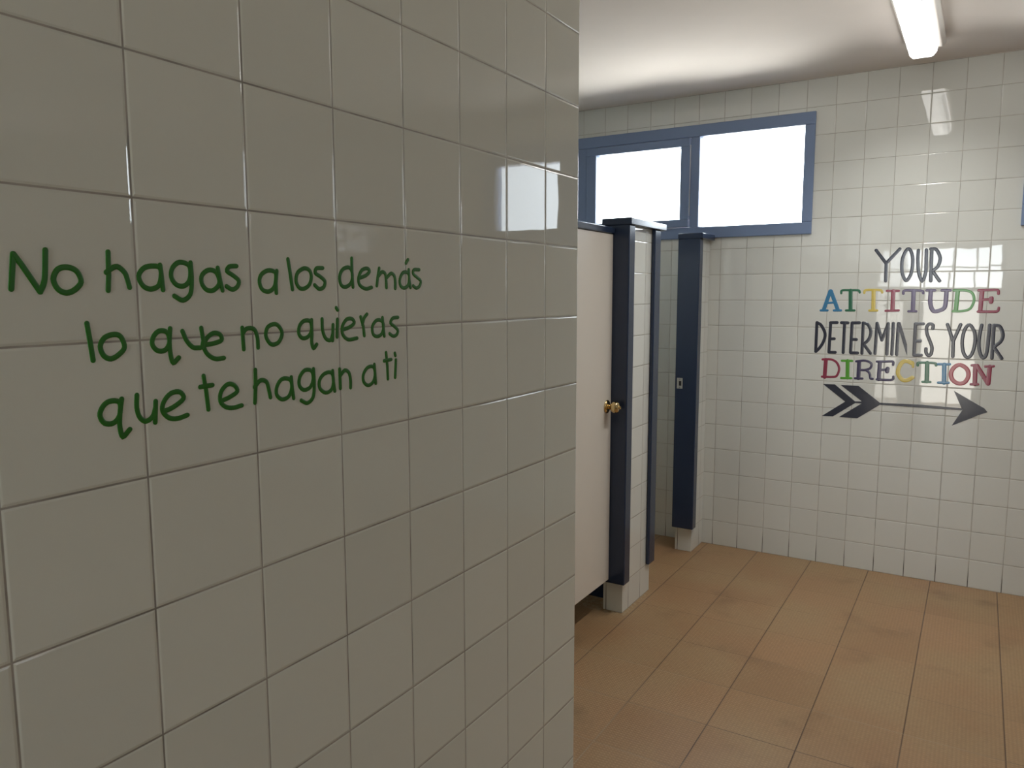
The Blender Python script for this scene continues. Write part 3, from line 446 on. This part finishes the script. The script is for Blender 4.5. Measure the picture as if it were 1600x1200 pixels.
# dividing walls between the cubicles
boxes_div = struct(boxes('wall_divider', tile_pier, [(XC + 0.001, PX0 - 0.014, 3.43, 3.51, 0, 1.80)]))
boxes('shade_sheet', M_navy, [(XC + 0.001, PX0 - 0.014, 3.41, 3.429, 0, 1.80)], boxes_div)  # dark sheet added to stand for the shade seen under the door

hr = boxes('header_rail', M_navy, [(-1.480, -1.432, 2.624, 3.249, 1.799, 1.827)], None, 0.003)
tag(hr, 'navy steel rail across the top of the white cubicle door', 'rail')

dr = tag(empty('toilet_door', (-1.452, 2.936, 0.155)), 'closed cream toilet cubicle door with a round brass knob, behind the near wall', 'door')
boxes('door_panel', M_door, [(-1.472, -1.440, 2.627, 3.247, 0.172, 1.797)], dr, 0.002)
kb = bmesh.new(); ko = (-1.440, 3.198, 1.013)
lathe(kb, [(0.004, 0.012), (0.012, 0.0105), (0.020, 0.0105), (0.024, 0.016), (0.030, 0.0225), (0.038, 0.0265), (0.047, 0.027), (0.054, 0.025), (0.059, 0.020), (0.0615, 0.012), (0.0625, 0.004)], ko)
kn = obj('knob', kb, M_brass, dr, smooth=True); kn['label'] = 'round brass door knob'
rb = bmesh.new(); lathe(rb, [(0.0005, 0.031), (0.003, 0.0315), (0.006, 0.029), (0.009, 0.022), (0.0105, 0.014)], ko)
obj('rosette', rb, M_brass, kn, smooth=True)
tb = bmesh.new(); lathe(tb, [(0.0615, 0.0065), (0.066, 0.0065), (0.067, 0.005)], ko, n=16); box(tb, ko[0] + 0.066, ko[0] + 0.070, ko[1] - 0.0012, ko[1] + 0.0012, ko[2] - 0.006, ko[2] + 0.006)
obj('lock_button', tb, M_brass, kn)

# ---------------------------------------------------------------- fluorescent fitting
def fitting(y0, y1, xc, label, power=1.0):
    L = tag(empty('ceiling_light', (xc, (y0 + y1) / 2, ZC)), label, 'ceiling light')
    def prism(name, prof, ya, yb, m, bev):
        bm = bmesh.new()
        A = [bm.verts.new((xc + x, ya, z)) for x, z in prof]; B = [bm.verts.new((xc + x, yb, z)) for x, z in prof]
        n = len(prof)
        for k in range(n): bm.faces.new((A[k], A[(k + 1) % n], B[(k + 1) % n], B[k]))
        bm.faces.new(A); bm.faces.new(B); return obj(name, bm, m, L, bev)
    prism('housing', [(-0.078, ZC - 0.001), (0.086, ZC - 0.001), (0.086, ZC - 0.028), (0.072, ZC - 0.042), (-0.066, ZC - 0.042), (-0.078, ZC - 0.028)], y0, y1, M_lamp_body, 0.003)
    d = prism('diffuser', [(-0.062, ZC - 0.042), (0.054, ZC - 0.042), (0.051, ZC - 0.066), (0.036, ZC - 0.082), (-0.044, ZC - 0.082), (-0.060, ZC - 0.066)], y0 + 0.012, y1 - 0.012, M_lamp, 0.004)
    # prism ribs on the diffuser's side towards the room
    bm = bmesh.new(); k = y0 + 0.02
    while k < y1 - 0.02:
        for sx in (1,):
            vs = [bm.verts.new((xc + sx * q, yy, zz)) for yy, q, zz in ((k, 0.0505, ZC - 0.0655), (k + 0.003, 0.0505, ZC - 0.0655), (k + 0.0015, 0.0525, ZC - 0.067), (k + 0.02, 0.012, ZC - 0.0815), (k + 0.023, 0.012, ZC - 0.0815), (k + 0.0215, 0.014, ZC - 0.0832), (k + 0.008, 0.0362, ZC - 0.0815), (k + 0.011, 0.0362, ZC - 0.0815), (k + 0.0095, 0.0385, ZC - 0.0835))]
            for f in ((0, 1, 2), (3, 5, 4), (0, 2, 8, 6), (1, 7, 8, 2), (0, 6, 7, 1), (6, 8, 5, 3), (7, 4, 5, 8), (6, 3, 4, 7)): bm.faces.new([vs[i] for i in f])
        k += 0.026
    obj('prism_ribs', bm, M_ribs, d)
    # the tube's light: the prisms throw it downward in a wide cone
    l = bpy.data.lights.new('fluorescent_tube', 'AREA'); l.shape = 'RECTANGLE'; l.size = 0.08; l.size_y = y1 - y0 - 0.05
    l.energy = TUBE * power; l.spread = math.radians(135); l.color = (1.0, 0.985, 0.95)
    o = bpy.data.objects.new('fluorescent_tube', l); C.objects.link(o); o.parent = L; o.location = (0, 0, -0.0855)
    return L
fitting(2.90, 4.12, -0.288, 'lit white fluorescent fitting on the ceiling, above the space before the motto')

# ---------------------------------------------------------------- lettering
def U(s): return [tuple(int(q) / 10000 for q in p.split(',')) for p in s.split()]
def ribbon(bm, P, w, closed, put, base, hgt=0.0009):
    """a painted or cut stroke: low rounded bead along the path with round ends"""
    P = [Vector(p) for p in P]; prof = [(-1, 0), (-0.86, 0.7), (-0.45, 1.0), (0.45, 1.0), (0.86, 0.7), (1, 0)]
    n = len(P); rings = []
    def tang(i):
        if closed: return (P[(i + 1) % n] - P[i - 1]).normalized()
        a = P[max(i - 1, 0)]; b = P[min(i + 1, n - 1)]; return (b - a).normalized()
    def ring(c, t, k):
        nrm = Vector((-t.y, t.x)); return [bm.verts.new(put(*(c + nrm * (a * w / 2 * k)), base + h * hgt * (0.55 + 0.45 * k) if h else base - 0.0004)) for a, h in prof]
    r = w / 2
    if not closed:
        t = tang(0)
        for ang in (80, 62, 42, 20): rings.append(ring(P[0] - t * r * math.sin(math.radians(ang)), t, math.cos(math.radians(ang))))
    for i in range(n):
        t = tang(i); k = 1.0
        if not closed and 0 < i < n - 1: k = 1 / max(0.7, abs((P[i] - P[i - 1]).normalized().dot(t)))
        rings.append(ring(P[i], t, k))
    if not closed:
        t = tang(n - 1)
        for ang in (20, 42, 62, 80): rings.append(ring(P[-1] + t * r * math.sin(math.radians(ang)), t, math.cos(math.radians(ang))))
    m = len(rings)
    for i in range(m if closed else m - 1):
        A, B = rings[i], rings[(i + 1) % m]
        for k in range(5): bm.faces.new((A[k], A[k + 1], B[k + 1], B[k]))
    if not closed: bm.faces.new(rings[0]); bm.faces.new(rings[-1])
def slab(bm, P, put, base, hgt=0.0009):
    lo = [bm.verts.new(put(*p, base - 0.0004)) for p in P]; hi = [bm.verts.new(put(*p, base + hgt)) for p in P]
    n = len(P)
    for k in range(n): bm.faces.new((lo[k], lo[(k + 1) % n], hi[(k + 1) % n], hi[k]))
    bm.faces.new(hi); bm.faces.new(lo)
    return bm
on_left = lambda u, z, h: (XL + h, u, z)
on_far = lambda u, z, h: (u, YF - h, z)

gt = tag(empty('wall_lettering', (XL, 0.75, 1.5)), 'handwritten green Spanish phrase painted in three lines on the near tiled wall', 'lettering')
for ch, ss in GREEN_TEXT:
    bm = bmesh.new()
    for j, (cl, s) in enumerate(ss): ribbon(bm, U(s), GW, bool(cl), on_left, 0.0004 + 0.00012 * j, 0.00045)
    obj('letter', bm, M_green, gt, smooth=True)
qt = tag(empty('wall_lettering', (-0.4, YF, 1.5)), 'charcoal and multicoloured English motto in four lines above the arrow on the far wall', 'lettering')
CN = dict(charcoal='dark charcoal letter', navy='navy letter', blue='blue letter', dark_green='dark green letter', yellow='yellow letter', maroon='maroon letter', purple='purple letter', green='green letter', bright_green='bright green letter', pink='rose red letter')
for ch, col, ss in QUOTE_TEXT:
    bm = bmesh.new()
    for j, (t, wd, s) in enumerate(ss):
        if t == 'p': slab(bm, U(s), on_far, 0.0005)
        else: ribbon(bm, U(s), wd, t == 'o', on_far, 0.0005 + 0.00015 * j, 0.0006)
    o = obj('letter', bm, M_vinyl[col], qt); o['label'] = CN[col]
ar = tag(empty('arrow_decal', (-0.4, YF, 1.2)), 'charcoal feathered arrow pointing right below the motto on the far wall', 'decal')
for i, (nm, s) in enumerate(ARROW):
    bm = bmesh.new(); slab(bm, U(s), on_far, 0.0005 + (0.0002 if nm == 'shaft' else 0)); obj(nm, bm, M_vinyl['charcoal'], ar)
